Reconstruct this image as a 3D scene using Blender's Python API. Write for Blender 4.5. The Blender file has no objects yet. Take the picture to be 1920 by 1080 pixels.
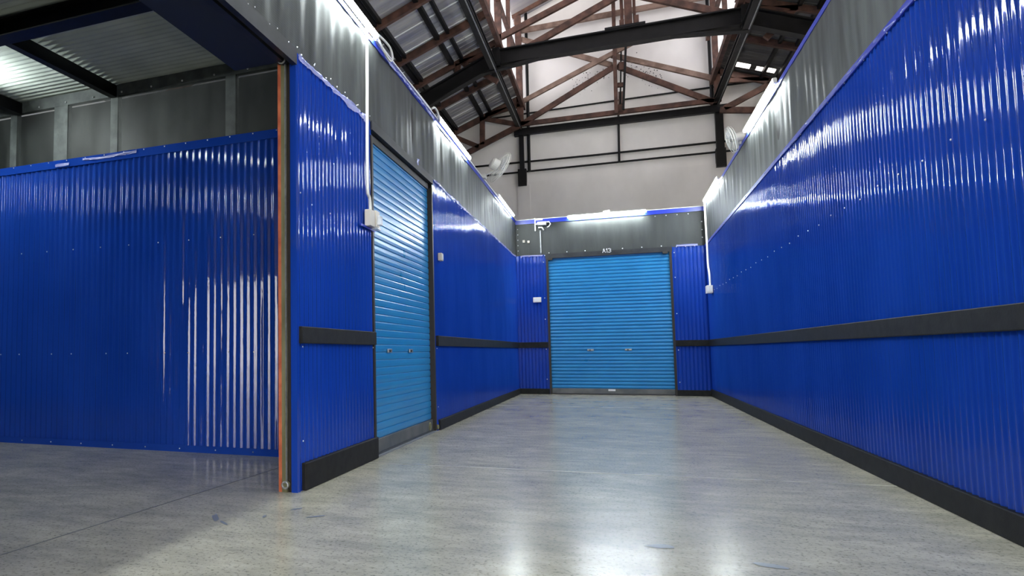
import bpy, bmesh, math, random
from mathutils import Vector, Matrix, noise
random.seed(7)
S = bpy.context.scene
C = S.collection

# ------------------------------------------------------------------ camera
cam_d = bpy.data.cameras.new('camera'); cam = bpy.data.objects.new('camera', cam_d); C.objects.link(cam); S.camera = cam
cam_d.sensor_fit = 'HORIZONTAL'; cam_d.sensor_width = 36.0
cam_d.lens = 1293.68/1920*36.0
cam_d.shift_x = (960-632.17)/1920; cam_d.shift_y = (568.68-540)/1920
cam_d.clip_start = 0.05; cam_d.clip_end = 200
Rx = Vector((0.92699416, 0.37496405, -0.00915316)); Ux = Vector((0.03550275, -0.06342446, 0.99735495)); Fx = Vector((-0.37339172, 0.92486718, 0.07210636))
M = Matrix.Identity(4)
for i in range(3):
    M[i][0], M[i][1], M[i][2] = Rx[i], Ux[i], -Fx[i]
M.translation = Vector((0, 0, 1.0))
cam.matrix_world = M
# ------------------------------------------------------------------ world, exposure
W = bpy.data.worlds.new('world'); S.world = W; W.use_nodes = True
bg = W.node_tree.nodes['Background']; bg.inputs[0].default_value = (1.0, 0.955, 0.92, 1); bg.inputs[1].default_value = 18.0
S.view_settings.view_transform = 'Standard'; S.view_settings.look = 'None'
S.view_settings.exposure = 0.0; S.view_settings.gamma = 1.0; S.view_settings.use_curve_mapping = False
TUBE = 190.0

# ------------------------------------------------------------------ materials
def mat(name, col, rough=0.5, metal=0.0, spec=0.5):
    m = bpy.data.materials.new(name); m.use_nodes = True
    b = m.node_tree.nodes['Principled BSDF']
    b.inputs['Base Color'].default_value = (*col, 1); b.inputs['Roughness'].default_value = rough
    b.inputs['Metallic'].default_value = metal; b.inputs['Specular IOR Level'].default_value = spec
    return m
def nodes(m): return m.node_tree.nodes, m.node_tree.links, m.node_tree.nodes['Principled BSDF']
def add_noise(m, c1, c2, scale=4.0, stretch=(1, 1, 1), detail=4.0, lo=0.35, hi=0.65, rough=None, bump=0.0, bscale=None, bdist=0.01):
    N, L, b = nodes(m)
    tc = N.new('ShaderNodeTexCoord'); mp = N.new('ShaderNodeMapping'); mp.inputs['Scale'].default_value = stretch
    L.new(tc.outputs['Object'], mp.inputs[0])
    nz = N.new('ShaderNodeTexNoise'); nz.inputs['Scale'].default_value = scale; nz.inputs['Detail'].default_value = detail
    L.new(mp.outputs[0], nz.inputs[0])
    cr = N.new('ShaderNodeValToRGB'); cr.color_ramp.elements[0].position = lo; cr.color_ramp.elements[1].position = hi
    cr.color_ramp.elements[0].color = (*c1, 1); cr.color_ramp.elements[1].color = (*c2, 1)
    L.new(nz.outputs[0], cr.inputs[0]); L.new(cr.outputs[0], b.inputs['Base Color'])
    if rough:
        mr = N.new('ShaderNodeMapRange'); mr.inputs[3].default_value, mr.inputs[4].default_value = rough
        L.new(nz.outputs[0], mr.inputs[0]); L.new(mr.outputs[0], b.inputs['Roughness'])
    if bump:
        n2 = N.new('ShaderNodeTexNoise'); n2.inputs['Scale'].default_value = bscale or scale*3; n2.inputs['Detail'].default_value = 3
        L.new(mp.outputs[0], n2.inputs[0])
        bp = N.new('ShaderNodeBump'); bp.inputs['Strength'].default_value = bump; bp.inputs['Distance'].default_value = bdist
        L.new(n2.outputs[0], bp.inputs['Height']); L.new(bp.outputs[0], b.inputs['Normal'])
    return m
blue = add_noise(mat('blue_sheet', (0.008, 0.055, 0.42), 0.1, 0, 0.32), (0.007, 0.042, 0.31), (0.010, 0.052, 0.36), 1.5, (1, 1, .5), 2, rough=(0.03, 0.10), bump=0.22, bscale=7, bdist=0.01)
lblue = add_noise(mat('light_blue_shutter', (0.02, 0.22, 0.52), 0.35, 0, 0.4), (0.014, 0.215, 0.50), (0.019, 0.245, 0.54), 2, (1, 1, 1), 2, rough=(0.24, 0.36))
rubber = add_noise(mat('black_rubber', (0.012, 0.012, 0.012), 0.6, 0, 0.2), (0.009, 0.009, 0.009), (0.018, 0.018, 0.017), 12, (1, 1, 1), 4, bump=0.3, bscale=60, bdist=0.002)
darksteel = add_noise(mat('dark_steel', (0.012, 0.012, 0.015), 0.5, 0.0, 0.25), (0.003, 0.003, 0.0035), (0.007, 0.0065, 0.0075), 6, rough=(0.35, 0.6))
headsteel = add_noise(mat('header_steel', (0.02, 0.022, 0.026), 0.4, 0.3), (0.015, 0.017, 0.02), (0.03, 0.032, 0.038), 5)
wood = add_noise(mat('red_brown_timber', (0.13, 0.05, 0.035), 0.75), (0.036, 0.015, 0.010), (0.105, 0.047, 0.033), 5, (1, 1, 1), 6, bump=0.4, bscale=25)
palewood = add_noise(mat('weathered_timber', (0.3, 0.17, 0.13), 0.8), (0.13, 0.080, 0.060), (0.25, 0.165, 0.13), 5, (1, 1, 1), 6, bump=0.4, bscale=25)
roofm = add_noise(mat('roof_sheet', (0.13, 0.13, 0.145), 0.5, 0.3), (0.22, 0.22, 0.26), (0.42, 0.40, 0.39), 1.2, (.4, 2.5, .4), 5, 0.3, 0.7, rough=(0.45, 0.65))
roofshade = add_noise(mat('roof_sheet_shaded', (0.08, 0.08, 0.09), 0.55, 0.3), (0.05, 0.05, 0.055), (0.13, 0.125, 0.12), 1.2, (.4, 2.5, .4), 5, 0.3, 0.7, rough=(0.5, 0.7))  # darker copy of the roof sheet, shade of the right wing put into the colour
seamm = mat('roof_lap_light', (0.9, 0.9, 0.9), 0.5)  # near-white colour stands in for daylight showing through the laps
plaster = add_noise(mat('white_plaster', (0.66, 0.63, 0.62), 0.9), (0.66, 0.63, 0.61), (0.82, 0.79, 0.77), 0.7, (1, 1, .6), 6, 0.3, 0.6)
white = mat('white_plastic', (0.75, 0.73, 0.68), 0.4)
beige = mat('beige_plastic', (0.60, 0.54, 0.46), 0.45)
clear = mat('clear_plastic', (0.85, 0.88, 0.92), 0.12); clear.node_tree.nodes['Principled BSDF'].inputs['Alpha'].default_value = 0.45
galv = add_noise(mat('galvanised', (0.35, 0.36, 0.36), 0.4, 0.7), (0.28, 0.29, 0.29), (0.42, 0.43, 0.43), 20)
studm = add_noise(mat('grey_stud', (0.1, 0.11, 0.11), 0.6), (0.07, 0.078, 0.078), (0.12, 0.13, 0.13), 9)
screwm = mat('screw_zinc', (0.8, 0.8, 0.82), 0.3, 0.6)
orange = add_noise(mat('orange_primer', (0.55, 0.13, 0.05), 0.6), (0.42, 0.09, 0.035), (0.62, 0.17, 0.07), 9)
olive = add_noise(mat('olive_galvanised', (0.26, 0.25, 0.13), 0.4, 0.3), (0.18, 0.17, 0.085), (0.32, 0.31, 0.17), 7, (1, 1, .3))
darkbrown = mat('dark_brown_rail', (0.02, 0.015, 0.01), 0.5)
barm = add_noise(mat('shutter_bar_grey', (0.13, 0.14, 0.14), 0.45, 0.4), (0.10, 0.11, 0.11), (0.17, 0.17, 0.16), 4, (1, 1, 1), 5)
navy = mat('navy_soffit', (0.022, 0.026, 0.034), 0.5)
ceilm = add_noise(mat('unit_ceiling_sheet', (0.28, 0.31, 0.29), 0.4), (0.44, 0.48, 0.44), (0.58, 0.62, 0.57), 2)
film = mat('protective_film', (0.42, 0.44, 0.80), 0.25); film.node_tree.nodes['Principled BSDF'].inputs['Alpha'].default_value = 0.8
bluetrim = mat('blue_trim', (0.012, 0.035, 0.42), 0.35)
letter = mat('white_letter', (0.8, 0.8, 0.8), 0.5)
def netmat(name, alpha, c0=(0.018, 0.021, 0.020), c1=(0.09, 0.098, 0.094)):
    m = mat(name, (0.13, 0.14, 0.135), 0.55)
    N, L, b = nodes(m)
    tc = N.new('ShaderNodeTexCoord')
    ws = []
    for ax, sc in (('Z', 55.0), ('Y', 70.0), ('X', 70.0)):
        w = N.new('ShaderNodeTexWave'); w.bands_direction = ax; w.inputs['Scale'].default_value = sc/3; w.inputs['Distortion'].default_value = 1.5
        L.new(tc.outputs['Object'], w.inputs[0]); ws.append(w)
    nz = N.new('ShaderNodeTexNoise'); nz.inputs['Scale'].default_value = 3; nz.inputs['Detail'].default_value = 6
    mp = N.new('ShaderNodeMapping'); mp.inputs['Scale'].default_value = (2.6, 2.6, .35)
    L.new(tc.outputs['Object'], mp.inputs[0]); L.new(mp.outputs[0], nz.inputs[0])
    a = N.new('ShaderNodeMath'); a.operation = 'ADD'; L.new(ws[0].outputs[1], a.inputs[0]); L.new(ws[1].outputs[1], a.inputs[1])
    a2 = N.new('ShaderNodeMath'); a2.operation = 'ADD'; L.new(a.outputs[0], a2.inputs[0]); L.new(ws[2].outputs[1], a2.inputs[1])
    m1 = N.new('ShaderNodeMath'); m1.operation = 'MULTIPLY_ADD'; m1.inputs[1].default_value = 0.10
    L.new(a2.outputs[0], m1.inputs[0]); L.new(nz.outputs[0], m1.inputs[2])
    cr = N.new('ShaderNodeValToRGB'); cr.color_ramp.elements[0].position = 0.45; cr.color_ramp.elements[1].position = 0.95
    cr.color_ramp.elements[0].color = (*c0, 1); cr.color_ramp.elements[1].color = (*c1, 1)
    L.new(m1.outputs[0], cr.inputs[0]); L.new(cr.outputs[0], b.inputs['Base Color'])
    b.inputs['Alpha'].default_value = alpha
    return m
netm = netmat('shade_cloth', 0.92); netm3 = netmat('shade_cloth_dark', 0.9, (0.03, 0.034, 0.034), (0.055, 0.06, 0.058)); netm2 = netmat('shade_cloth_sheer', 0.62)
# floor
floorm = mat('polished_concrete', (0.35, 0.35, 0.34), 0.3, 0, 0.22)
def build_floor():
    N, L, b = nodes(floorm)
    tc = N.new('ShaderNodeTexCoord')
    def nz(scale, stretch, det, rough=.6):
        mp = N.new('ShaderNodeMapping'); mp.inputs['Scale'].default_value = stretch; L.new(tc.outputs['Object'], mp.inputs[0])
        n = N.new('ShaderNodeTexNoise'); n.inputs['Scale'].default_value = scale; n.inputs['Detail'].default_value = det; n.inputs['Roughness'].default_value = rough
        L.new(mp.outputs[0], n.inputs[0]); return n
    def ramp(src, p0, p1, c0, c1):
        r = N.new('ShaderNodeValToRGB'); r.color_ramp.elements[0].position = p0; r.color_ramp.elements[1].position = p1
        r.color_ramp.elements[0].color = (*c0, 1); r.color_ramp.elements[1].color = (*c1, 1); L.new(src, r.inputs[0]); return r
    def mix(fac, a, bb, mode='MIX'):
        x = N.new('ShaderNodeMix'); x.data_type = 'RGBA'; x.blend_type = mode
        if isinstance(fac, float): x.inputs[0].default_value = fac
        else: L.new(fac, x.inputs[0])
        L.new(a, x.inputs[6]); L.new(bb, x.inputs[7]); return x.outputs[2]
    big = ramp(nz(1.6, (.8, 1.3, 1), 7).outputs[0], 0.3, 0.7, (0.33, 0.312, 0.255), (0.475, 0.442, 0.352))
    speck = ramp(nz(48, (1, 1, 1), 3, .7).outputs[0], .36, .46, (0.12, 0.12, 0.12), (1, 1, 1))
    mott = ramp(nz(7, (.6, 1.3, 1), 7, .65).outputs[0], .3, .7, (0.70, 0.71, 0.72), (1.06, 1.06, 1.05))
    c = mix(1.0, big.outputs[0], mott.outputs[0], 'MULTIPLY'); c = mix(0.5, c, speck.outputs[0], 'MULTIPLY')
    L.new(c, b.inputs['Base Color'])
    r = N.new('ShaderNodeMapRange'); r.inputs[1].default_value = .3; r.inputs[2].default_value = .7; r.inputs[3].default_value = .17; r.inputs[4].default_value = .245
    L.new(nz(2.2, (1, .6, 1), 6).outputs[0], r.inputs[0]); L.new(r.outputs[0], b.inputs['Roughness'])
    bp = N.new('ShaderNodeBump'); bp.inputs['Strength'].default_value = .12; bp.inputs['Distance'].default_value = .004
    L.new(nz(14, (1, .5, 1), 4).outputs[0], bp.inputs['Height']); L.new(bp.outputs[0], b.inputs['Normal'])
build_floor()
def emis(name, col, st):
    m = bpy.data.materials.new(name); m.use_nodes = True; N = m.node_tree.nodes; N.remove(N['Principled BSDF'])
    e = N.new('ShaderNodeEmission'); e.inputs[0].default_value = (*col, 1); e.inputs[1].default_value = st
    m.node_tree.links.new(e.outputs[0], N['Material Output'].inputs[0]); return m
tubem = emis('lit_tube', (0.90, 1.0, 1.0), TUBE); tubew = emis('weak_tube', (0.90, 1.0, 0.97), 240.0)
skym = bpy.data.materials.new('translucent_sheet'); skym.use_nodes = True
def build_sky():
    N = skym.node_tree.nodes; L = skym.node_tree.links; N.remove(N['Principled BSDF'])
    t = N.new('ShaderNodeBsdfTransparent'); t.inputs[0].default_value = (.29, .30, .33, 1)
    d = N.new('ShaderNodeBsdfTranslucent'); d.inputs[0].default_value = (.30, .31, .33, 1)
    tc = N.new('ShaderNodeTexCoord'); w = N.new('ShaderNodeTexNoise'); w.inputs['Scale'].default_value = 2.0
    mp = N.new('ShaderNodeMapping'); mp.inputs['Scale'].default_value = (1, 3, .3)
    L.new(tc.outputs['Object'], mp.inputs[0]); L.new(mp.outputs[0], w.inputs[0])
    r = N.new('ShaderNodeMapRange'); r.inputs[1].default_value = .35; r.inputs[2].default_value = .65; r.inputs[3].default_value = .25; r.inputs[4].default_value = .8
    L.new(w.outputs[0], r.inputs[0])
    mx = N.new('ShaderNodeMixShader'); L.new(r.outputs[0], mx.inputs[0]); L.new(t.outputs[0], mx.inputs[1]); L.new(d.outputs[0], mx.inputs[2])
    L.new(mx.outputs[0], N['Material Output'].inputs[0])
build_sky()

# ------------------------------------------------------------------ mesh helpers
class MB:
    def __init__(s): s.v = []; s.f = []
    def box(s, x0, x1, y0, y1, z0, z1):
        n = len(s.v)
        s.v += [(x, y, z) for x in (x0, x1) for y in (y0, y1) for z in (z0, z1)]
        for f in ((0, 1, 3, 2), (4, 6, 7, 5), (0, 4, 5, 1), (2, 3, 7, 6), (0, 2, 6, 4), (1, 5, 7, 3)): s.f.append(tuple(n+i for i in f))
        return s
    def beam(s, p, q, w, h, up=(0, 1, 0)):
        """rectangular bar from p to q: width w along `up`, height h across"""
        p, q = Vector(p), Vector(q); d = (q-p).normalized(); u = Vector(up); u = (u-d*u.dot(d)).normalized(); k = d.cross(u)
        n = len(s.v)
        for c in (p, q):
            for a, b in ((-1, -1), (1, -1), (1, 1), (-1, 1)): s.v.append(tuple(c+u*(a*w/2)+k*(b*h/2)))
        s.f += [(n, n+1, n+2, n+3), (n+7, n+6, n+5, n+4)]
        for i in range(4):
            j = (i+1) % 4; s.f.append((n+i, n+4+i, n+4+j, n+j))
        return s
    def ibeam(s, p, q, w, h, t=.02, up=(0, 1, 0)):
        p, q = Vector(p), Vector(q); d = (q-p).normalized(); u = Vector(up); u = (u-d*u.dot(d)).normalized(); k = d.cross(u)
        s.beam(p+k*(h/2-t/2), q+k*(h/2-t/2), w, t, up); s.beam(p-k*(h/2-t/2), q-k*(h/2-t/2), w, t, up)
        s.beam(p, q, t*.8, h-2*t, up); return s
    def tube(s, pts, r, n=8, closed=False, cap=True):
        pts = [Vector(p) for p in pts]; rings = []
        prev = None
        for i, p in enumerate(pts):
            a = pts[i-1] if (i > 0 or closed) else p; b = pts[(i+1) % len(pts)] if (i < len(pts)-1 or closed) else p
            d = (b-a).normalized()
            u = prev if prev is not None else (Vector((0, 0, 1)) if abs(d.z) < .9 else Vector((1, 0, 0)))
            u = (u-d*u.dot(d)).normalized(); prev = u; k = d.cross(u); rings.append(len(s.v))
            rr = r[i] if isinstance(r, (list, tuple)) else r
            for j in range(n):
                t = 2*math.pi*j/n; s.v.append(tuple(p+u*(math.cos(t)*rr)+k*(math.sin(t)*rr)))
        m = len(rings)
        for i in range(m if closed else m-1):
            A, B = rings[i], rings[(i+1) % m]
            for j in range(n): s.f.append((A+j, A+(j+1) % n, B+(j+1) % n, B+j))
        if cap and not closed:
            s.f.append(tuple(rings[0]+j for j in reversed(range(n)))); s.f.append(tuple(rings[-1]+j for j in range(n)))
        return s
    def build(s, name, m, parent=None, smooth=False, bevel=0):
        me = bpy.data.meshes.new(name); me.from_pydata(s.v, [], s.f); me.materials.append(m)
        bm = bmesh.new(); bm.from_mesh(me); bmesh.ops.recalc_face_normals(bm, faces=bm.faces); bm.to_mesh(me); bm.free()
        if smooth:
            for p in me.polygons: p.use_smooth = True
        o = bpy.data.objects.new(name, me); C.objects.link(o)
        if parent: o.parent = parent
        if bevel:
            b = o.modifiers.new('bevel', 'BEVEL'); b.width = bevel; b.segments = 2; b.limit_method = 'ANGLE'
        return o
def B(*a): return MB().box(*a)
def tag(o, label, cat, group=None, kind=None):
    if label: o['label'] = label
    if cat: o['category'] = cat
    if group: o['group'] = group
    if kind: o['kind'] = kind
    return o
def struct(o, label, cat): return tag(o, label, cat, None, 'structure')
def empty(name, loc, label, cat, group=None, rot=(0, 0, 0)):
    o = bpy.data.objects.new(name, None); C.objects.link(o); o.location = loc; o.rotation_euler = rot; o.empty_display_size = .1
    return tag(o, label, cat, group)
def world_parent(children, e):
    """parts built in world coordinates go under an unrotated empty"""
    for c in children:
        c.parent = e; c.location = Vector(c.location)-Vector(e.location)
def grid(name, fn, nu, nv, m, parent=None, smooth=True):
    v = [fn(i/nu, j/nv) for j in range(nv+1) for i in range(nu+1)]
    f = [(j*(nu+1)+i, j*(nu+1)+i+1, (j+1)*(nu+1)+i+1, (j+1)*(nu+1)+i) for j in range(nv) for i in range(nu)]
    me = bpy.data.meshes.new(name); me.from_pydata(v, [], f); me.materials.append(m)
    if smooth:
        for p in me.polygons: p.use_smooth = True
    o = bpy.data.objects.new(name, me); C.objects.link(o)
    if parent: o.parent = parent
    return o
PITCH = 0.078
def corr(name, m, O, U, length, z0, z1, Nrm, amp=.0065, pitch=PITCH, rows=None, seed=0, wav=1.0, top=None, up=(0, 0, 1), parent=None):
    """corrugated sheet wall; O start point, U along, Nrm outward (towards viewer)"""
    O, U, Nrm, up = Vector(O), Vector(U), Vector(Nrm), Vector(up)
    nu = max(8, int(length/pitch*10)); rows = rows or max(2, int((z1-z0)/.08))
    def fn(a, b):
        u = a*length; z = z0+(z1-z0)*b
        sheet = int(u/.80)
        ph = 2*math.pi*u/pitch
        rib = int(u/pitch+.25)
        d = amp*(1+.28*noise.noise(Vector((rib*1.37+seed*5, z*.5, 9))))*(math.sin(ph)+.12*math.sin(2*ph))
        d += wav*(.0035*noise.noise(Vector((u*.9+seed*7, z*1.1, seed))) + .0015*noise.noise(Vector((u*12+seed*3, z*4.5, 3+seed))))
        d += ((sheet*37+seed*11) % 5-2)*.0007*(z-1.6)*wav
        return tuple(O+U*u+up*z+Nrm*(d))
    flip = U.cross(up).dot(Nrm) < 0
    o = grid(name, fn, nu, rows, m, parent)
    if flip: o.data.flip_normals()
    return o
def screws(wall, pts, Nrm, r=.007, name='screw', cap=100):
    """small domed screw heads, each a part of its wall"""
    base = None; Nrm = Vector(Nrm)
    for i, p in enumerate(pts[:cap]):
        if base is None:
            mb = MB(); u = Vector((0, 0, 1)); k = Nrm.cross(u); n = 8
            for q, rr in ((0, 1), (.45, .85), (.75, .4)):
                for j in range(n):
                    t = 2*math.pi*j/n; mb.v.append(tuple(Nrm*(q*r)+u*(math.cos(t)*rr*r)+k*(math.sin(t)*rr*r)))
            for a in (0, 8):
                for j in range(n): mb.f.append((a+j, a+(j+1) % n, a+8+(j+1) % n, a+8+j))
            mb.f.append(tuple(16+j for j in range(n)))
            base = mb.build(name, screwm, wall); o = base
        else:
            o = base.copy(); C.objects.link(o); o.parent = wall
        o.location = p
def net(name, m, O, U, length, z0, z1, Nrm, label, amp=.012, seed=0, cell=.04):
    O, U, Nrm = Vector(O), Vector(U), Vector(Nrm)
    def fn(a, b):
        u = a*length; z = z0+(z1-z0)*b
        e = math.sin(math.pi*min(1, max(0, b)))**.6 if 0 < b < 1 else 0
        sk = (z-z0)*.35*noise.noise(Vector((u*.35, seed, 0)))
        d = amp*(noise.noise(Vector((u*1.5+sk*4+seed*9, z*.35, seed)))+.55*noise.noise(Vector((u*6.5+sk*7+seed*5, z*.5, 1+seed))))
        return tuple(O+U*u+Vector((0, 0, z))+Nrm*(d*(.35+.65*e)+.004))
    o = grid(name, fn, int(length/cell), int((z1-z0)/.06), m)
    if U.cross(Vector((0, 0, 1))).dot(Nrm) < 0: o.data.flip_normals()
    return tag(o, label, 'shade net')
def filmstrip(O, U, length, z, Nrm, h, label, seed=0, sag=.03, parent=None):
    O, U, Nrm = Vector(O), Vector(U), Vector(Nrm)
    def fn(a, b):
        u = a*length
        hh = h*(.55+.9*abs(noise.noise(Vector((u*2.3+seed*3, 0, seed)))))
        zz = z+sag*noise.noise(Vector((u*1.7, 2, seed)))+hh*(b-.6)
        d = .016+.018*noise.noise(Vector((u*9, b*2.5, seed)))+.009*noise.noise(Vector((u*31, b*5, seed+4)))
        return tuple(O+U*u+Vector((0, 0, zz))+Nrm*max(d, .003))
    o = grid('protective_film', fn, int(length/.02), 6, film)
    return tag(o, label, 'plastic film', 'torn protective film at the sheet tops')

# ------------------------------------------------------------------ key dimensions (metres)
XL, XR, YB = -2.167, 1.879, 16.843
YA, Y2, Y4, Y5 = 4.566, 6.300, 8.665, 6.09      # left opening jamb, left shutter jambs, partition in the open unit
ZS, ZN, ZD = 3.275, 4.085, 3.19                 # sheet top, net top, door head
XO = -2.30                                      # back face of left wall
GY = 20.75

# ------------------------------------------------------------------ setting
fl = MB(); fl.box(-9, 9, -14, 21.2, -.2, 0)
floor = struct(fl.build('floor', floorm), 'grey polished concrete floor with fine dark specks', 'floor')
yard = struct(B(-40, 40, -60, -14.0, -.25, -.02).build('floor', floorm), 'concrete yard outside behind the hall', 'floor')
struct(B(9.0, 40, -14, 30, -.25, -.02).build('floor', floorm), 'concrete yard outside beside the hall', 'floor')
jm = add_noise(mat('joint_filler', (0.42, 0.42, 0.39), 0.3), (0.22, 0.21, 0.18), (0.56, 0.53, 0.45), 2.2, (1.5, 1, 1), 5, .35, .65)
jd = mat('joint_dark', (0.08, 0.08, 0.085), 0.6)
def joint(p, q, w, m, lab):
    p, q = Vector(p), Vector(q); o = MB().beam(p+Vector((0, 0, .0008)), q+Vector((0, 0, .0008)), w, .0016, (q-p).cross(Vector((0, 0, 1)))).build('floor_joint', m, floor); return o
joint((XL, 6.03, 0), (XR, 6.24, 0), .022, jm, ''); joint((XL, 6.045, 0), (XR, 6.255, 0), .004, jd, '')
joint((XL, 13.2, 0), (XR, 13.2, 0), .03, jm, ''); joint((XL, 15.4, 0), (XR, 15.35, 0), .02, jd, '')
joint((-2.99, 1.0, 0), (-2.765, Y5, 0), .008, jd, '')
for i, (x, y, sx, sy, a) in enumerate([(.175, 3.956, .075, .035, .2), (.62, 3.78, .075, .03, -.3), (-2.32, 3.72, .02, .09, .6), (-2.2, 3.62, .012, .06, .9), (-1.75, 3.95, .015, .07, -.8), (-1.95, 4.1, .014, .05, -.5), (-2.05, 3.85, .012, .035, .3), (-1.66, 6.06, .07, .02, 0)]):
    mb = MB(); n = 18; vs = []
    for k in range(n):
        t = 2*math.pi*k/n; r = 1+.35*noise.noise(Vector((math.cos(t)*1.5+i*3, math.sin(t)*1.5, i)))
        px, py = math.cos(t)*r*sx, math.sin(t)*r*sy
        vs.append((x+px*math.cos(a)-py*math.sin(a), y+px*math.sin(a)+py*math.cos(a), .0018))
    mb.v = vs; mb.f = [tuple(range(n))]
    st = mb.build('stain', mat('floor_stain', (0.17, 0.19, 0.21), 0.3) if i == 0 else bpy.data.materials['floor_stain'], floor)

# --- blue corrugated walls
wl_near = struct(corr('wall_left', blue, (XL, YA+.02, 0), (0, 1, 0), Y2-YA-.02, .0, ZS, (1, 0, 0), seed=1), 'narrow blue corrugated wall panel between the open unit and the left shutter', 'wall')
wl_far = struct(corr('wall_left', blue, (XL, Y4+.05, 0), (0, 1, 0), YB-Y4-.05, .0, ZS, (1, 0, 0), seed=2), 'blue corrugated left wall beyond the left shutter', 'wall')
wl_back = struct(corr('wall_left', blue, (XL, -9, 0), (0, 1, 0), 10.6, .0, ZS, (1, 0, 0), seed=6), 'blue corrugated left wall behind the viewpoint', 'wall')
wr = struct(corr('wall_right', blue, (XR, -.9, 0), (0, 1, 0), YB+.9, .0, ZS, (-1, 0, 0), seed=3), 'long blue corrugated wall along the right side', 'wall')
wb_l = struct(corr('wall_back', blue, (XL, YB, 0), (1, 0, 0), -1.47-XL, .0, ZS, (0, -1, 0), amp=.009, seed=4), 'blue corrugated end wall panel left of the far shutter', 'wall')
wb_r = struct(corr('wall_back', blue, (1.19, YB, 0), (1, 0, 0), XR-1.19, .0, ZS+.03, (0, -1, 0), seed=5), 'blue corrugated end wall panel right of the far shutter', 'wall')
wi = struct(corr('wall_inner', blue, (-9, Y5, 0), (1, 0, 0), 9+XO, .0, ZS-.03, (0, -1, 0), amp=.009, seed=8), 'blue corrugated partition inside the open unit on the left', 'wall')
# folded bottom edge and top flashing of the partition
B(-9, XO, Y5-.016, Y5-.009, 0, .07).build('bottom_flashing', blue, wi)
B(-9, XO, Y5-.018, Y5-.009, ZS-.11, ZS-.02).build('top_flashing', blue, wi)
screws(wi, [(-2.58-.387*i, Y5-.013, 2.2) for i in range(14)]+[(-2.58-.387*i+.1*(i % 2), Y5-.013, 1.02) for i in range(14)] +
       [(-2.5-.43*i, Y5-.019, .035) for i in range(12)]+[(-2.55-.27*i, Y5-.02, ZS-.035) for i in range(18)], (0, -1, 0))
screws(wl_near, [(XL+.012, YA+.07+.01, .36), (XL+.012, Y2-.06, 1.05), (XL+.012, YA+.08, 1.05), (XL+.012, 4.83, 2.15), (XL+.012, 5.2, 2.15), (XL+.012, 4.62, 2.2)] +
       [(XL+.03, YA+.05+.24*i, ZS-.02+.015*(i % 2)) for i in range(7)], (1, 0, 0))
screws(wl_far, [(XL+.012, Y4+.11, .3), (XL+.012, Y4+.1, 1.05)]+[(XL+.012, Y4+.4+.5*i, ZS-.03) for i in range(16)], (1, 0, 0))
screws(wr, [(XR-.012, 3.0+.41*i, 2.2+.01*(i % 3)) for i in range(33)]+[(XR-.012, 3.9+.5*i, ZS-.03) for i in range(26)], (-1, 0, 0), r=.007)
screws(wb_l, [(-1.53, YB-.012, z) for z in (.35, 1.05, 1.75, 2.25, 3.1)]+[(-1.5-.18*i, YB-.012, ZS-.02) for i in range(4)], (0, -1, 0), r=.012)
screws(wb_r, [(1.25, YB-.012, z) for z in (.3, 1.0, 1.8, 2.6, 3.15)]+[(1.3+.18*i, YB-.012, ZS) for i in range(3)], (0, -1, 0), r=.012)
# timber / steel studs behind the sheets
bk = MB()
bk.box(XO, XL-.012, YA+.03, Y2-.02, 0, ZN); bk.box(XO, XL-.012, Y4+.07, YB, 0, ZN-.02); bk.box(XO, XL-.012, -9, 1.6, 0, ZN); bk.box(XO, XL-.012, 1.6, YA+.03, ZS+.0, ZN-.02); bk.box(XO, XL-.012, Y2, Y4+.07, ZS+.0, ZN-.02)
struct(bk.build('wall_left', darksteel), 'dark inner core of the left partition wall', 'wall')
struct(B(XR+.012, XR+.1, -.9, YB, 0, ZN-.02).build('wall_right', darksteel), 'dark inner core of the right partition wall', 'wall')
bk = MB(); bk.box(XL, -1.5, YB+.012, YB+.1, 0, ZN-.03); bk.box(1.22, XR, YB+.012, YB+.1, 0, ZN-.03); bk.box(-1.5, 1.22, YB+.012, YB+.1, ZS, ZN-.03)
struct(bk.build('wall_back', darksteel), 'dark inner core of the end partition', 'wall')

# baseboards and mid rails (black rubber)
struct(B(XL-.01, XL+.032, YA+.09, Y2+.02, 0, .20).build('baseboard_left', rubber, bevel=.008), 'thick black rubber base strip on the narrow left panel', 'baseboard')
struct(B(XL-.01, XL+.032, Y4+.14, YB, 0, .13).build('baseboard_left', rubber, bevel=.006), 'black rubber base strip along the far left wall', 'baseboard')
struct(B(XR-.032, XR+.01, -.9, YB, 0, .155).build('baseboard_right', rubber, bevel=.006), 'black rubber base strip along the right wall', 'baseboard')
struct(B(XL+.03, -1.48, YB-.03, YB, 0, .13).build('baseboard_back', rubber, bevel=.005), 'black rubber base strip left of the far shutter', 'baseboard')
struct(B(1.20, XR-.03, YB-.03, YB, 0, .13).build('baseboard_back', rubber, bevel=.005), 'black rubber base strip right of the far shutter', 'baseboard')
struct(B(XL-.01, XL+.034, YA+.03, Y2-.01, 1.075, 1.20).build('trim_1', rubber, bevel=.006), 'black rubber bumper rail on the narrow left panel', 'rail')
struct(B(XL-.01, XL+.034, Y4+.12, YB, 1.082, 1.215).build('trim_2', rubber, bevel=.006), 'black rubber bumper rail along the far left wall', 'rail')
struct(B(XR-.034, XR+.01, -.9, YB, 1.082, 1.217).build('trim_3', rubber, bevel=.006), 'long black rubber bumper rail along the right wall', 'rail')
struct(B(XL+.03, -1.48, YB-.03, YB, 1.082, 1.215).build('trim_4', rubber, bevel=.005), 'short black rubber bumper rail left of the far shutter', 'rail')
struct(B(1.20, XR-.03, YB-.03, YB, 1.082, 1.215).build('trim_5', rubber, bevel=.005), 'short black rubber bumper rail right of the far shutter', 'rail')

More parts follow.
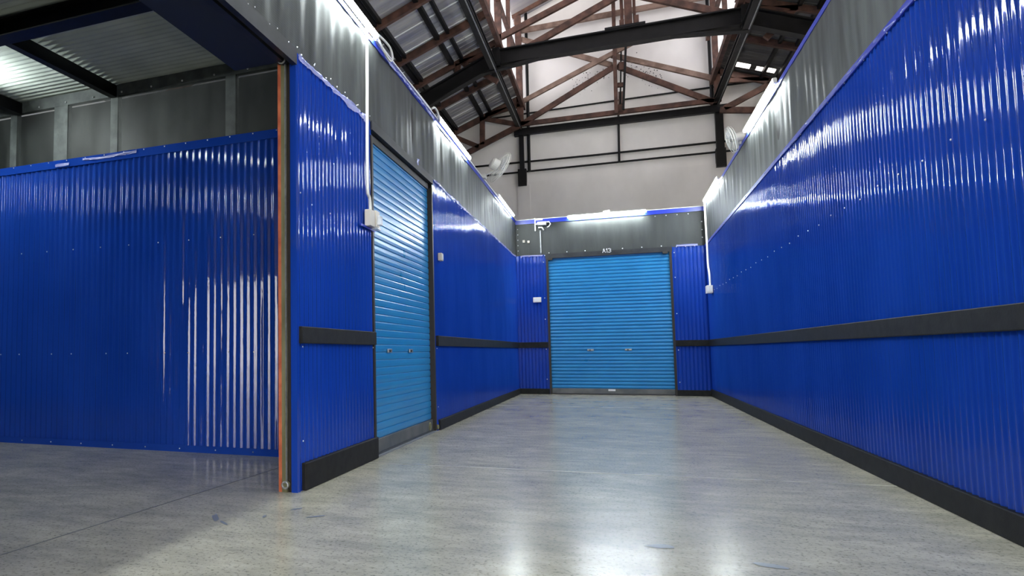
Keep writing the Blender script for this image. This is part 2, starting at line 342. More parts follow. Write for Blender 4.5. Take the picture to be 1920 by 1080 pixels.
# blue folded trims over the net and sheet edges
struct(B(XL-.13, XL+.012, -9, YB, ZN-.0, ZN+.05).build('trim_6', bluetrim), 'blue folded capping along the top of the left wall net', 'trim')
struct(B(XR-.012, XR+.12, -.9, YB, ZN-.0, ZN+.055).build('trim_7', bluetrim), 'blue folded capping along the top of the right wall net', 'trim')
struct(B(XL+.012, XR-.012, YB-.024, YB+.1, ZN-.05, ZN+.045).build('trim_8', bluetrim), 'blue folded capping along the top of the end wall net', 'trim')
struct(B(XR-.02, XR-.008, -.9, YB, ZS-.03, ZS+.02).build('trim_9', bluetrim), 'blue edging where the net meets the right wall sheets', 'trim')
struct(B(XL+.012, XL+.035, 6.4, YB, ZN+.05, ZN+.065).build('trim_10', letter), 'thin white edge strip on top of the left wall', 'trim')
struct(B(XL+.03, XR-.03, YB-.014, YB-.0, ZN+.045, ZN+.062).build('trim_11', letter), 'thin white edge strip on top of the end wall', 'trim')

# --- shade nets
n1 = net('shade_net', netm, (XL, -9, 0), (0, 1, 0), YB+9, ZS-.01, ZN+.01, (1, 0, 0), 'grey shade net strip along the top of the left wall', amp=.026, seed=1)
n2 = net('shade_net', netm, (XR, -.9, 0), (0, 1, 0), YB+.9, ZS-.01, ZN+.01, (-1, 0, 0), 'creased grey shade net strip along the top of the right wall', amp=.026, seed=2)
n3 = net('shade_net', netm3, (XL+.02, YB, 0), (1, 0, 0), XR-XL-.04, ZS, ZN, (0, -1, 0), 'dark grey shade net above the far shutter', amp=.006, seed=3)
n4 = net('shade_net', netm2, (-9, Y5, 0), (1, 0, 0), 9+XO, ZS-.06, 4.025, (0, -1, 0), 'sheer dark shade net above the blue partition in the open unit', amp=.008, seed=4)
screws(n4, [(-2.62-.40*i, Y5-.02, 3.93) for i in range(14)], (0, -1, 0), r=.012)
screws(n1, [(XL+.012, 2.6+.33*i, ZS+.03) for i in range(12)], (1, 0, 0), r=.006)
screws(n3, [(XL+.06, YB-.012, z) for z in (3.4, 3.53, 3.66, 3.79, 3.92)]+[(XR-.06, YB-.012, z) for z in (3.45, 3.62, 3.8)]+[(-1.4+.4*i, YB-.02, 3.31) for i in range(7)]+[(.9+.22*i, YB-.02, 3.99) for i in range(4)], (0, -1, 0), r=.014)
# posts and rails seen through the unit net
for x, w in ((-5.13, .1), (-3.63, .12), (-5.9, .2), (-6.63, .1), (-8.1, .1)):
    struct(B(x-w/2, x+w/2, Y5-.008, Y5+.06, ZS-.03, 3.99).build('trim_12', studm), 'galvanised stud behind the sheer net of the open unit, %s' % {-5.13: 'the crossing beam', -3.63: 'the right end', -5.9: 'the left of the crossing beam', -6.63: 'the picture edge', -8.1: 'the far left'}[x], 'stud')
MBw = B(-9, XO, Y5-.012, Y5+.05, 3.9, 4.03); struct(MBw.build('trim_13', studm), 'galvanised top rail of the open unit partition', 'trim')
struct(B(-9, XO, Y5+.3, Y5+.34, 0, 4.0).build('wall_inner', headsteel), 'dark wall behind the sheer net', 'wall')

# torn protective film
filmstrip((XL, YA+.03, 0), (0, 1, 0), 1.55, ZS-.03, (1, 0, 0), .07, 'crumpled lilac film along the top of the narrow left panel', 1)
filmstrip((XR, -.5, 0), (0, 1, 0), 17.2, ZS-.005, (-1, 0, 0), .035, 'crumpled pale film along the top of the right wall sheets', 2)
filmstrip((XL, Y4+.1, 0), (0, 1, 0), 8.0, ZS-.02, (1, 0, 0), .045, 'crumpled film along the top of the far left wall sheets', 3)
filmstrip((-5.55, Y5-.012, 0), (1, 0, 0), .75, ZS-.05, (0, -1, 0), .045, 'torn white film scrap at the top of the unit partition beside the stud', 4)
filmstrip((-5.95, Y5-.012, 0), (1, 0, 0), .2, ZS-.08, (0, -1, 0), .05, 'small torn white film scrap further left on the unit partition', 5)
filmstrip((XL+.12, YB-.012, 0), (1, 0, 0), .5, ZS-.01, (0, -1, 0), .05, 'pale film scrap at the top of the end panel left of the far shutter', 6)
filmstrip((1.3, YB-.012, 0), (1, 0, 0), .42, ZS+.03, (0, -1, 0), .07, 'white crumpled film at the top of the end panel right of the far shutter', 7)
filmstrip((XL+.012, 6.7, 0), (0, 1, 0), 2.1, ZN+.02, (1, 0, 0), .04, 'crumpled film on the blue capping between the first and second left tubes', 8)
filmstrip((XL+.012, 7.9, 0), (0, 1, 0), .09, 3.30, (1, 0, 0), .09, 'small film scrap on the header of the left shutter', 9)

# ------------------------------------------------------------------ shutters
def shutter(nm, O, U, Nrm, width, z1, pitch, label, handles, barh=.14, recess=.06, dep=1.0):
    """door_<n>: curtain, bottom_bar, guide_rail, header"""
    O, U, Nrm = Vector(O), Vector(U), Vector(Nrm)
    e = bpy.data.objects.new(nm, None); C.objects.link(e); e.location = O; struct(e, label, 'roller shutter')
    prof = [(0, .0), (.04, -.006), (.10, -.006), (.16, .004), (.30, .009), (.5, .0105), (.70, .009), (.84, .004), (.90, -.003), (1, .0)]
    if dep < 1: prof = [(0, -.012), (.05, -.016), (.10, -.012), (.12, .0), (.5, .003), (.9, .001), (.97, -.002), (1, -.012)]
    zs = []; n = int((z1-barh)/pitch)+1
    for k in range(n):
        for t, d in prof[:-1]: zs.append((barh+(k+t)*pitch, d))
    zs = [q for q in zs if q[0] <= z1+.05]
    m = 6
    v = []; f = []
    for (z, d) in zs:
        for i in range(m+1):
            dd = d+.0015*noise.noise(Vector((i*.7, z*1.3, width)))
            v.append(tuple(U*(width*i/m)+Vector((0, 0, z))+Nrm*(dd*dep-recess)))
    for j in range(len(zs)-1):
        for i in range(m): f.append((j*(m+1)+i, j*(m+1)+i+1, (j+1)*(m+1)+i+1, (j+1)*(m+1)+i))
    mb = MB(); mb.v = v; mb.f = f
    cur = mb.build('slat_curtain', lblue, e, smooth=False)
    if U.cross(Vector((0, 0, 1))).dot(Nrm) * (cur.data.polygons[0].normal.dot(Nrm)) < 0 and cur.data.polygons[0].normal.dot(Nrm) < 0: cur.data.flip_normals()
    def ub(u0, u1, n0, n1, z0, z1_):
        mb = MB(); c = [U*u+Nrm*q for u in (u0, u1) for q in (n0, n1)]
        xs = [p.x for p in c]; ys = [p.y for p in c]
        return mb.box(min(xs), max(xs), min(ys), max(ys), z0, z1_)
    bar = ub(0, width, -recess-.02, -recess+.022, .012, barh); bo = bar.build('bottom_bar', barm, e, bevel=.004)
    ub(0, width, -recess+.02, -recess+.035, .012, .03).build('bar_lip', headsteel, bo)
    for u in (.0, width):
        s = 1 if u == 0 else -1
        ub(*sorted((u, u-s*.045)), -recess-.03, .012, 0, z1).build('guide_rail', darkbrown, e)
    for u in handles:
        h = ub(u-.07, u+.07, -recess+.008, -recess+.02, 1.0, 1.04).build('handle_plate', galv, e, bevel=.003)
        ub(u-.03, u+.01, -recess+.019, -recess+.026, 1.008, 1.028).build('finger_slot', darkbrown, h)
    return e, ub
dB, ub = shutter('door_1', (-1.43, YB, 0), (1, 0, 0), (0, -1, 0), 2.585, ZD, .079, 'closed light blue roller shutter in the end wall', (.87, 1.67))
ub(-.06, 2.64, -.07, .02, ZD-.01, ZS+.01).build('header', headsteel, dB)
ub(1.22, 1.37, -.037, -.03, .09, .13).build('label_plate', letter, dB)
for u in (.05, 2.5): ub(u-.05, u+.05, -.03, .03, ZD-.05, ZD+.01).build('stopper', darkbrown, dB)
dL, ub = shutter('door_2', (XL, Y2+.02, 0), (0, 1, 0), (1, 0, 0), Y4-Y2-.04, ZD-.06, .077, 'closed light blue roller shutter in the left wall', (.6, 1.4), barh=.155, recess=.05, dep=.55)
ub(-.03, Y4-Y2+.03, -.03, .016, ZD-.0, ZS+.005).build('header', headsteel, dL)
ub(0, Y4-Y2-.04, -.12, -.035, ZD-.08, ZD).build('header_shadow_gap', darkbrown, dL)
ub(.0, Y4-Y2, -.04, .015, 0, .012).build('threshold', galv, dL)
def ring(c, ax, R, r, name, m, parent=None, n=20):
    ax = Vector(ax).normalized(); u = ax.orthogonal().normalized(); k = ax.cross(u)
    return MB().tube([Vector(c)+u*(math.cos(2*math.pi*i/n)*R)+k*(math.sin(2*math.pi*i/n)*R) for i in range(n)], r, 8, closed=True).build(name, m, parent, smooth=True)
rr = ring((-.03, 2.17, .075), (1, 0, 0), .045, .012, 'lock_ring', olive, dL)
MB().tube([(-.045, 2.17, .075), (-.018, 2.17, .075)], .012, 10).build('lock_pin', olive, dL)
MB().tube([(.0, 2.40, .05), (.02, 2.40, .05)], .03, 12).build('rail_foot', olive, dL)
ring((.02, 2.40, .05), (1, 0, 0), .022, .008, 'foot_ring', olive, dL)
# floor channel line in front of the left shutter is part of the threshold

# --- open unit doorway (left, near)
dU = bpy.data.objects.new('door_3', None); C.objects.link(dU); dU.location = (XL, YA, 0); struct(dU, 'open doorway of the storage unit on the left with its shutter rolled up', 'doorway')
def du(x0, x1, y0, y1, z0, z1, n, m, bevel=0): return B(x0-XL, x1-XL, y0-YA, y1-YA, z0, z1).build(n, m, dU, bevel=bevel)
du(-2.312, -2.286, YA-.004, YA+.02, 0, 3.21, 'orange_edge', orange)
du(-2.286, -2.245, YA-.004, YA+.035, 0, 3.20, 'guide_rail', olive)
du(-2.249, -2.241, YA-.02, YA-.004, .02, 3.19, 'rail_lip', galv)
du(-2.241, -2.212, YA+.008, YA+.05, 0, 3.25, 'guide_slot', darkbrown)
du(-2.212, XL+.004, YA, YA+.03, 0, ZS, 'blue_return', blue)
MB().tube([Vector((-2.248-XL, -.03, .055)), Vector((-2.248-XL, .0, .055))], .027, 16).build('roller', olive, dU, smooth=False)
ring((-2.248-XL, -.032, .055), (0, 1, 0), .022, .008, 'roller_ring', galv, dU)
MB().tube([Vector((-2.255-XL, -.05, 3.20)), Vector((-2.255-XL, .0, 3.20))], .028, 16).build('pulley', headsteel, dU)
ring((-2.255-XL, -.052, 3.20), (0, 1, 0), .028, .007, 'pulley_ring', galv, dU)
# header: stepped steel section over the opening
du(XL-.025, XL+.016, 1.5, YA, 3.165, ZS+.01, 'header', headsteel)
du(XL-.075, XL-.025, 1.5, YA, 3.21, ZS, 'header_groove', darkbrown)
du(XL-.13, XL-.075, 1.5, YA, 3.185, ZS, 'header_lip', headsteel)
du(-2.72, -2.30, 1.5, YA+.06, 3.235, 3.62, 'shutter_box', navy)
screws(dU, [(.02, -.15-.3*i, ZS-.0) for i in range(6)], (1, 0, 0), r=.005)
du(-2.30, XL, 1.5, 1.62, 0, 3.2, 'jamb', blue)

# open unit ceiling (corrugated, ribs along x)
def ceil_sheet(name, x0, x1, y0, y1, z):
    pitch = .078; nu = int((y1-y0)/pitch*8)
    def fn(a, b):
        y = y0+(y1-y0)*a
        return (x0+(x1-x0)*b, y, z+.011*math.sin(2*math.pi*(y-y0)/pitch))
    return grid(name, fn, nu, 8, ceilm)
cu = struct(ceil_sheet('ceiling', -9, XO-.0, -3, Y5+.05, 4.035), 'corrugated metal ceiling of the open storage unit', 'ceiling')
def tb(name, mb, m, label, cat, group=None): return tag(mb.build(name, m), label, cat, group)
tb('ceiling_beam', MB().ibeam((-9, 4.5, 3.94), (-2.72, 4.5, 3.94), .16, .17, .012, (0, 1, 0)), darksteel, 'thick dark steel beam crossing the ceiling of the open unit', 'beam')
tb('ceiling_joist', B(-5.17, -5.09, -3, Y5-.02, 3.88, 4.015), darksteel, 'dark steel joist dividing the lit and shaded ceiling of the open unit', 'beam', 'joists in the open unit')
tb('ceiling_joist', B(-6.57, -6.49, -3, Y5-.02, 3.88, 4.015), darksteel, 'dark steel joist at the left picture edge in the open unit', 'beam', 'joists in the open unit')
struct(B(-9.1, -9, -3, Y5, 0, 4.1).build('wall_inner', blue), 'far blue wall of the open unit', 'wall')
struct(B(-9, XO, -3.1, -3, 0, 4.1).build('wall_inner', blue), 'near blue wall of the open unit', 'wall')

# ------------------------------------------------------------------ tube lights
TUBES = []
def tube_light(p, axis, length, label, side, group='fluorescent tubes on the wall tops', lm=None):
    lm = lm or tubem
    """p centre; axis 'x'/'y'; side = inward direction for the diffuser"""
    e = empty('tube_light', p, label, 'light', group)
    h = length/2; sx, sy = side
    if axis == 'y':
        ho = B(-.02-.0*sx, .02, -h, h, .012, .045).build('housing', white, e, bevel=.004)
        MB().tube([(sx*.012, -h+.03, -.004), (sx*.012, h-.03, -.006)], .027, 12).build('lamp', lm, e, smooth=True)
        for s in (-1, 1): B(-.02, .028 if sx > 0 else .02, s*h-.018, s*h+.018, -.026, .03).build('end_cap', white, ho)
    else:
        ho = B(-h, h, -.02, .02, .012, .045).build('housing', white, e, bevel=.004)
        MB().tube([(-h+.03, sy*.012, -.004), (h-.03, sy*.012, -.006)], .027, 12).build('lamp', lm, e, smooth=True)
        for s in (-1, 1): B(s*h-.018, s*h+.018, -.025, .025, -.026, .03).build('end_cap', white, ho)
    return e
ZT = ZN+.085
tube_light((XL+.03, 5.25, ZT), 'y', 2.3, 'lit tube light on the left wall top above the narrow blue panel', (1, 0))
tube_light((XL+.03, 10.08, ZT), 'y', 2.1, 'lit white tube light on the left wall just past the left shutter', (1, 0))
tube_light((XL+.03, 15.2, ZT), 'y', 2.2, 'lit white tube light on the left wall nearest the end wall', (1, 0))
tube_light((XR-.03, 10.35, ZT), 'y', 2.0, 'larger of the two lit tube lights in view on the right wall', (-1, 0))
tube_light((XR-.03, 15.35, ZT), 'y', 2.1, 'lit white tube light on the right wall right above the white drop conduit', (-1, 0))
tube_light((XR-.03, 5.3, ZT), 'y', 2.1, 'lit tube light on the right wall beside the viewer, above the picture', (-1, 0))
tube_light((XR-.045, .6, ZT), 'y', 2.1, 'lit tube light on the right wall behind the viewer', (-1, 0))
tube_light((XL+.045, 0.2, ZT), 'y', 2.2, 'lit tube light on the left wall behind the viewer', (1, 0))
tube_light((XL+.045, -4.8, ZT), 'y', 2.2, 'lit tube light on the left wall far behind the viewer', (1, 0))
eb = tube_light((-.12, YB-.075, ZT-.06), 'x', 1.66, 'lit white tube light across the end wall above the far shutter', (0, -1))
B(-.06, .08, -.02, .02, .04, .09).build('junction', white, eb)
tube_light((-6.38, 5.0, 3.86), 'y', .75, 'lit tube light inside the open unit beside its partition', (1, 0), 'tubes in the open unit', tubew)
tube_light((-7.3, 1.6, 3.84), 'y', 2.2, 'added unseen tube light deep inside the open unit', (1, 0), 'tubes in the open unit', tubem)  # extra tube out of view, added to brighten the unit floor

# ------------------------------------------------------------------ conduits, boxes, cables
def cable(name, pts, r, m, label, cat, group=None):
    # smooth the path with Catmull-Rom
    P = [Vector(p) for p in pts]; out = []
    for i in range(len(P)-1):
        a, b, c, d = P[max(0, i-1)], P[i], P[i+1], P[min(len(P)-1, i+2)]
        for k in range(5):
            t = k/5; out.append(.5*((2*b)+(c-a)*t+(2*a-5*b+4*c-d)*t*t+(3*b-a-3*c+d)*t**3))
    out.append(P[-1])
    return tag(MB().tube(out, r, 8).build(name, m, smooth=True), label, cat, group)
cable('conduit', [(XL+.04, 6.10, ZT-.02), (XL+.04, 6.09, 3.6), (XL+.035, 6.08, 3.0), (XL+.035, 6.075, 2.55), (XL+.04, 6.11, 2.47), (XL+.04, 6.13, 2.40), (XL+.04, 6.13, 2.33)], .016, white, 'white conduit dropping down the narrow left panel', 'conduit')
B_ = empty('switch_box', (XL+.016, 6.08, 2.19), 'beige switch box with clear flip cover on the narrow left panel', 'box')
B(0, .06, -.045, .085, 0, .155).build('box_body', beige, B_, bevel=.004)
so = B(.0, .065, .10, .21, .01, .17).build('socket_body', beige, B_, bevel=.004)
B(.064, .10, .13, .20, .03, .12).build('clear_cover', clear, so, bevel=.006)
B(.0, .08, .09, .2, -.012, .004).build('cover_base', clear, so)
B(.0, .015, -.18, .22, -.02, .0).build('mounting_strip', bluetrim, B_)
e = empty('sensor_box', (XL+.01, 8.98, 2.215), 'small beige box on the left wall just right of the left shutter', 'box')
B(0, .05, -.05, .05, 0, .10).build('box_body', beige, e, bevel=.004); B(.05, .055, -.03, .03, .02, .08).build('face_plate', white, e)
e = empty('switch_plate', (-1.70, YB-.014, 2.15), 'white wall box on the end panel left of the far shutter', 'box')
B(-.09, .09, -.04, 0, 0, .12).build('box_body', white, e, bevel=.006); B(-.06, .06, -.046, -.04, .02, .10).build('face_plate', letter, e)
cable('conduit', [(XR-.04, 16.35, ZT-.02), (XR-.04, 16.34, 3.7), (XR-.035, 16.33, 3.2), (XR-.035, 16.32, 2.8), (XR-.04, 16.15, 2.6), (XR-.04, 16.1, 2.45), (XR-.04, 16.1, 2.31)], .02, white, 'white conduit dropping down the far end of the right wall', 'conduit')
e = empty('switch_box', (XR-.012, 16.1, 2.18), 'white double switch box on the right wall below the conduit', 'box')
B(-.11, 0, -.18, .06, -.02, .14).build('box_body', white, e, bevel=.006)
for x in (-.085, -.03): B(x-.02, x+.02, -.186, -.18, .01, .11).build('switch_key', letter, e)
# looped cables on top of the left wall
cable('cable_loop', [(XL+.05, 6.38, ZT+.02), (XL+.05, 6.6, ZT+.05), (XL+.06, 6.78, ZT+.04), (XL+.06, 6.86, ZT-.03), (XL+.06, 6.78, ZT-.10), (XL+.06, 6.6, ZT-.09), (XL+.05, 6.42, ZT-.02)], .012, white, 'white cable coil at the far end of the nearest left tube light', 'cable', 'cable loops on the left wall top')
cable('cable_loop', [(XL+.05, 8.62, ZT+.0), (XL+.05, 8.74, ZT+.05), (XL+.06, 8.86, ZT+.03), (XL+.06, 8.93, ZT-.03), (XL+.05, 9.0, ZT-.05), (XL+.05, 9.02, ZT-.0)], .014, white, 'white cable loop at the near end of the middle left tube light', 'cable', 'cable loops on the left wall top')
cable('cable', [(XL+.03, 6.45, ZN+.072), (XL+.02, 7.3, ZN+.07), (XL+.03, 8.0, ZN+.071), (XL+.03, 8.65, ZN+.075)], .008, white, 'thin white cable lying on the left wall top between two tubes', 'cable')
cable('cable', [(XL+.03, 11.2, ZN+.072), (XL+.02, 12.4, ZN+.07), (XL+.03, 14.0, ZN+.072)], .007, white, 'thin white cable on the left wall top beyond the fan', 'cable')

# ------------------------------------------------------------------ wall fans
def wall_fan(pm, pc, nrm, R, label):
    """pm mount point on the wall top, pc disc centre, nrm facing"""
    e = empty('wall_fan', pm, label, 'fan'); O = Vector(pm); nrm = Vector(nrm).normalized(); c = Vector(pc)-O
    u = nrm.orthogonal().normalized(); k = nrm.cross(u)
    def loop(R_, off, r_): return [c+nrm*off+u*(math.cos(2*math.pi*i/40)*R_)+k*(math.sin(2*math.pi*i/40)*R_) for i in range(40)], r_
    g = MB()
    for R_, off, r_ in ((R, 0, .007), (R*.97, .03, .004), (R*.97, -.03, .004), (R*.6, .055, .003), (R*.6, -.045, .003), (R*.25, .062, .003)):
        pts, q = loop(R_, off, r_); g.tube(pts, q, 6, closed=True)
    for i in range(40):
        t = 2*math.pi*i/40; d = u*math.cos(t)+k*math.sin(t)
        g.tube([c+nrm*.062+d*R*.12, c+nrm*.058+d*R*.6, c+d*R], .0018, 4); g.tube([c-nrm*.045+d*R*.2, c-nrm*.045+d*R*.6, c+d*R], .0018, 4)
    g.build('guard', white, e, smooth=True)
    bl = MB()
    for i in range(3):
        t0 = 2*math.pi*i/3; vs = []
        for a in range(6):
            t = t0+a*.2
            for q in range(5):
                rr_ = R*(.16+.66*q/4); vs.append(tuple(c+u*(math.cos(t)*rr_)+k*(math.sin(t)*rr_)+nrm*((a-2.5)*.012+.01)))
        n = len(bl.v); bl.v += vs
        for a in range(5):
            for q in range(4): bl.f.append((n+a*5+q, n+a*5+q+1, n+(a+1)*5+q+1, n+(a+1)*5+q))
    blo = bl.build('blades', clear, e, smooth=True)
    MB().tube([c+nrm*.06, c+nrm*.075], R*.2, 20).build('hub_cap', white, blo)
    MB().tube([c-nrm*.045, c-nrm*.06, c-nrm*.17, c-nrm*.19], [R*.30, R*.36, R*.34, R*.2], 20).build('motor', white, e)
    j = c-nrm*.12+Vector((0, 0, -.10))
    MB().tube([c-nrm*.12, j, Vector((0, 0, .03))], .016, 10).build('arm', white, e)
    MB().box(-.05, .05, -.06, .06, -.01, .07).build('base', white, e, bevel=.008)
    return e
wall_fan((XL+.03, 12.45, ZN+.06), (-1.84, 12.45, 4.31), (.72, .5, -.48), .30, 'white wall fan on the left wall top tilted down, between two tube lights')
wall_fan((XR-.02, 11.95, ZN+.06), (1.74, 11.85, 4.20), (-.97, .0, -.25), .20, 'white wall fan seen edge on, on the right wall top past the tube light')

# ------------------------------------------------------------------ security camera on end wall
e = empty('security_camera', (-1.68, YB-.02, 3.98), 'white bullet security camera on a plate at the left of the end wall net', 'camera')
B(-.03, .0, -.03, 0, -.13, .18).build('mount_plate', white, e, bevel=.004)
B(0, .16, -.02, 0, .12, .165).build('top_bracket', white, e)
cb = MB().tube([(.05, -.08, .03), (.24, -.12, .02)], .045, 14).build('camera_body', white, e, smooth=False)
MB().tube([(0, -.02, .02), (.05, -.08, .03)], .02, 8).build('swivel', white, e)
cable_pts = [(.23, -.1, .05), (.31, -.1, .055), (.34, -.1, .0), (.30, -.1, -.06), (.26, -.09, -.07)]
MB().tube(cable_pts, .013, 8).build('cable', white, cb, smooth=True)
MB().tube([(.06, -.05, -.06), (.14, -.06, -.06), (.18, -.06, -.13)], .018, 8).build('cable_tail', white, e, smooth=True)
cable('conduit', [(-1.585, YB-.03, 3.86), (-1.585, YB-.03, 3.6), (-1.585, YB-.03, 3.29)], .018, galv, 'thin grey conduit below the security camera on the end wall', 'conduit')
for i, (x, z) in enumerate(((-1.97, 3.62), (-1.86, 3.60))):
    tag(B(x-.025, x+.025, YB-.045, YB-.008, z-.03, z+.03).build('junction_box', beige, bevel=.004), ('tiny beige box on the end wall net nearest the left corner', 'tiny beige box on the end wall net nearer the conduit')[i], 'box')

# ------------------------------------------------------------------ sign A13
sg = empty('unit_sign', (-.125, YB-.075, 3.235), 'small white A13 unit number above the far shutter', 'sign')
def strokes(paths, x0, name):
    mb = MB()
    for p in paths:
        for a, b in zip(p, p[1:]):
            A = Vector((x0+a[0]*.055, 0, a[1]*.085)); D = Vector((x0+b[0]*.055, 0, b[1]*.085)); d = (D-A).normalized()*.006
            mb.beam(A-d, D+d, .008, .014, (0, 1, 0))
    mb.build(name, letter, sg)
strokes([[(0, 0), (.5, 1), (1, 0)], [(.2, .38), (.8, .38)]], -.095, 'letter_a')
strokes([[(.15, .8), (.5, 1), (.5, 0)]], -.03, 'digit_one')
strokes([[(0, .95), (.55, 1), (.95, .8), (.85, .58), (.4, .52)], [(.4, .52), (.9, .45), (.98, .2), (.55, 0), (0, .06)]], .025, 'digit_three')

# ------------------------------------------------------------------ outer hall shell
LS = .391
PXL, PXR = -2.38, 2.68         # post lines
def rz(x): return 8.44-LS*((PXL-x) if x < 0 else (x-PXR))
gw = struct(B(-9, 9, GY, GY+.25, 0, 13.0).build('wall_gable', plaster), 'tall whitewashed gable wall beyond the end partition', 'wall')
struct(B(-9, 9, GY-.06, GY, 0, 5.98).build('wall_gable', plaster), 'thicker lower part of the gable wall below the ledge', 'wall')
struct(B(-2.55, -2.2, GY-.1, GY-.06, 0, 5.9).build('wall_gable', plaster), 'shallow plaster pier on the lower gable wall below the left column', 'wall')
struct(B(-9.2, -9, -14, GY+.2, 0, 5.9).build('wall_outer', plaster), 'outer left wall of the hall', 'wall')
struct(B(9, 9.2, 5, GY+.2, 0, 5.9).build('wall_outer', plaster), 'outer right wall of the hall', 'wall')
struct(B(9, 9.2, -14, 5, 3.4, 5.9).build('wall_outer', plaster), 'wall above the open side of the hall behind the viewpoint', 'wall')
rb = MB(); rb.box(-9, 1.9, -9.2, -9, 0, 12); rb.box(1.9, 9, -9.2, -9, 3.4, 12); struct(rb.build('wall_rear', plaster), 'rear wall of the hall behind the viewpoint', 'wall')
# wing roofs: ribbed sheets running down the slope
def roof_wing(side, label, holes=()):
    x0 = PXL if side < 0 else PXR; x1 = -9.2 if side < 0 else 9.2
    ny = 1500; y0, y1 = -9.2, GY; v = []; f = []; nx = 10
    xs = [x0+(x1-x0)*i/nx for i in range(nx+1)]
    if holes: xs = sorted(set(xs+[h for a in holes for h in a[:2]]), reverse=side < 0)
    ys = [y0+(y1-y0)*j/ny for j in range(ny+1)]
    for y in ys:
        t = (y/.2) % 1.0; d = .028 if t < .14 else 0.0
        for x in xs: v.append((x, y, rz(x)+.06+d))
    n = len(xs)
    for j in range(ny):
        for i in range(n-1):
            xm = (xs[i]+xs[i+1])/2; ym = (ys[j]+ys[j+1])/2
            if any(a[0] < xm < a[1] and a[2] < ym < a[3] for a in holes): continue
            f.append((j*n+i, j*n+i+1, (j+1)*n+i+1, (j+1)*n+i))
    mb = MB(); mb.v = v; mb.f = f; return struct(mb.build('ceiling', roofm if side < 0 else roofshade), label, 'roof')
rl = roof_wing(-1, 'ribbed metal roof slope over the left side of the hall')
rrf = roof_wing(1, 'shade-darkened ribbed metal roof slope over the right side of the hall with small light gaps', ((3.1, 3.42, 19.75, 20.05), (3.55, 3.70, 19.8, 20.05), (3.78, 3.96, 19.75, 20.03), (4.05, 4.13, 19.85, 20.02)))
for s, par in ((-1, rl),):
    y = 13.07
    while y < GY:
        x0, x1 = (PXL, -9.0) if s < 0 else (PXR, 9.0)
        MB().beam((x0, y, rz(x0)+.05), (x1, y, rz(x1)+.05), .03, .014, (0, 1, 0)).build('sheet_lap_light', seamm, par); y += .8
# monitor roof and clerestory windows
struct(MB().beam((-3.1, 6, 10.75), (.15, 6, 12.0), 32, .05, (0, 1, 0)).build('ceiling', roofm), 'left slope of the raised centre roof', 'roof')
struct(MB().beam((3.4, 6, 10.75), (.15, 6, 12.0), 32, .05, (0, 1, 0)).build('ceiling', roofm), 'right slope of the raised centre roof', 'roof')
def clerestory(nm, x, label):
    def fn(a, b):
        y = -9+(GY+9)*a
        return (x+.02*math.sin(2*math.pi*y/.15)+.02*noise.noise(Vector((y*2, b*3, x))), y, rz(x)+.12+(10.62-rz(x)-.12)*b)
    o = grid(nm, fn, 1600, 4, skym); return struct(o, label, 'window')
clerestory('window_1', PXL-.1, 'bright translucent corrugated strip window high on the left'); clerestory('window_2', PXR+.1, 'bright translucent corrugated strip window high on the right')

# ------------------------------------------------------------------ steel frame
sf = empty('steel_frame', (0, 16.0, 7.5), 'black steel portal beam crossing the hall below the nearer timber truss', 'beam')
def sfp(name, mb, m=darksteel): return world_parent([mb.build(name, m)], sf)
SY = 15.98
sfp('tie_beam', MB().ibeam((-2.36, SY, 7.85), (2.70, SY, 7.86), .22, .36, .03))
sfp('raking_beam', MB().ibeam((-2.34, SY, 7.86), (-5.6, SY, 6.46), .22, .36, .03)); sfp('raking_beam', MB().ibeam((2.68, SY, 7.87), (6.0, SY, 6.45), .22, .36, .03))
sfp('haunch', MB().beam((-2.9, SY-.02, 7.5), (-5.2, SY-.02, 6.35), .16, .07)); sfp('haunch', MB().beam((-2.9, SY-.02, 7.5), (-1.4, SY-.02, 7.68), .16, .05))
sfp('haunch', MB().beam((2.75, SY-.02, 7.55), (1.3, SY-.02, 7.69), .16, .05))
sfp('joint_plate', B(-2.45, -2.28, SY-.125, SY+.125, 7.62, 8.06)); sfp('joint_plate', B(2.62, 2.78, SY-.125, SY+.125, 7.60, 8.08))
sfp('splice_plate', B(-.0, .82, SY-.13, SY+.1, 8.03, 8.08))
for x, z, lab in ((-2.43, 7.62, 'long black steel channel running down the hall along the left post line'), (2.70, 7.62, 'long black steel channel running down the hall along the right post line')):
    e = empty('runner_beam', (x, 16, z), lab, 'beam', 'runner beams')
    for a in (0,): MB().ibeam((0, -25, 0), (0, 4.6, 0), .16, .14, .02, (1, 0, 0)).build('channel', darksteel, e)
    B(.03, .05, -25, 4.6, -.085, -.07).build('flange_lip', galv, e)
for x, lab in ((-2.30, 'red brown timber plate running down the hall beside the left channel'), (2.62, 'red brown timber plate running down the hall beside the right channel')):
    tb('wall_plate', B(x-.05, x+.05, -9, 20.6, 8.12, 8.26), wood, lab, 'beam', 'timber plates')
    tb('upper_plate', B(x-.09, x+.0, -9, 20.6, 9.35, 9.45), wood, lab.replace('plate', 'window rail').replace('beside', 'high above'), 'beam', 'timber plates')

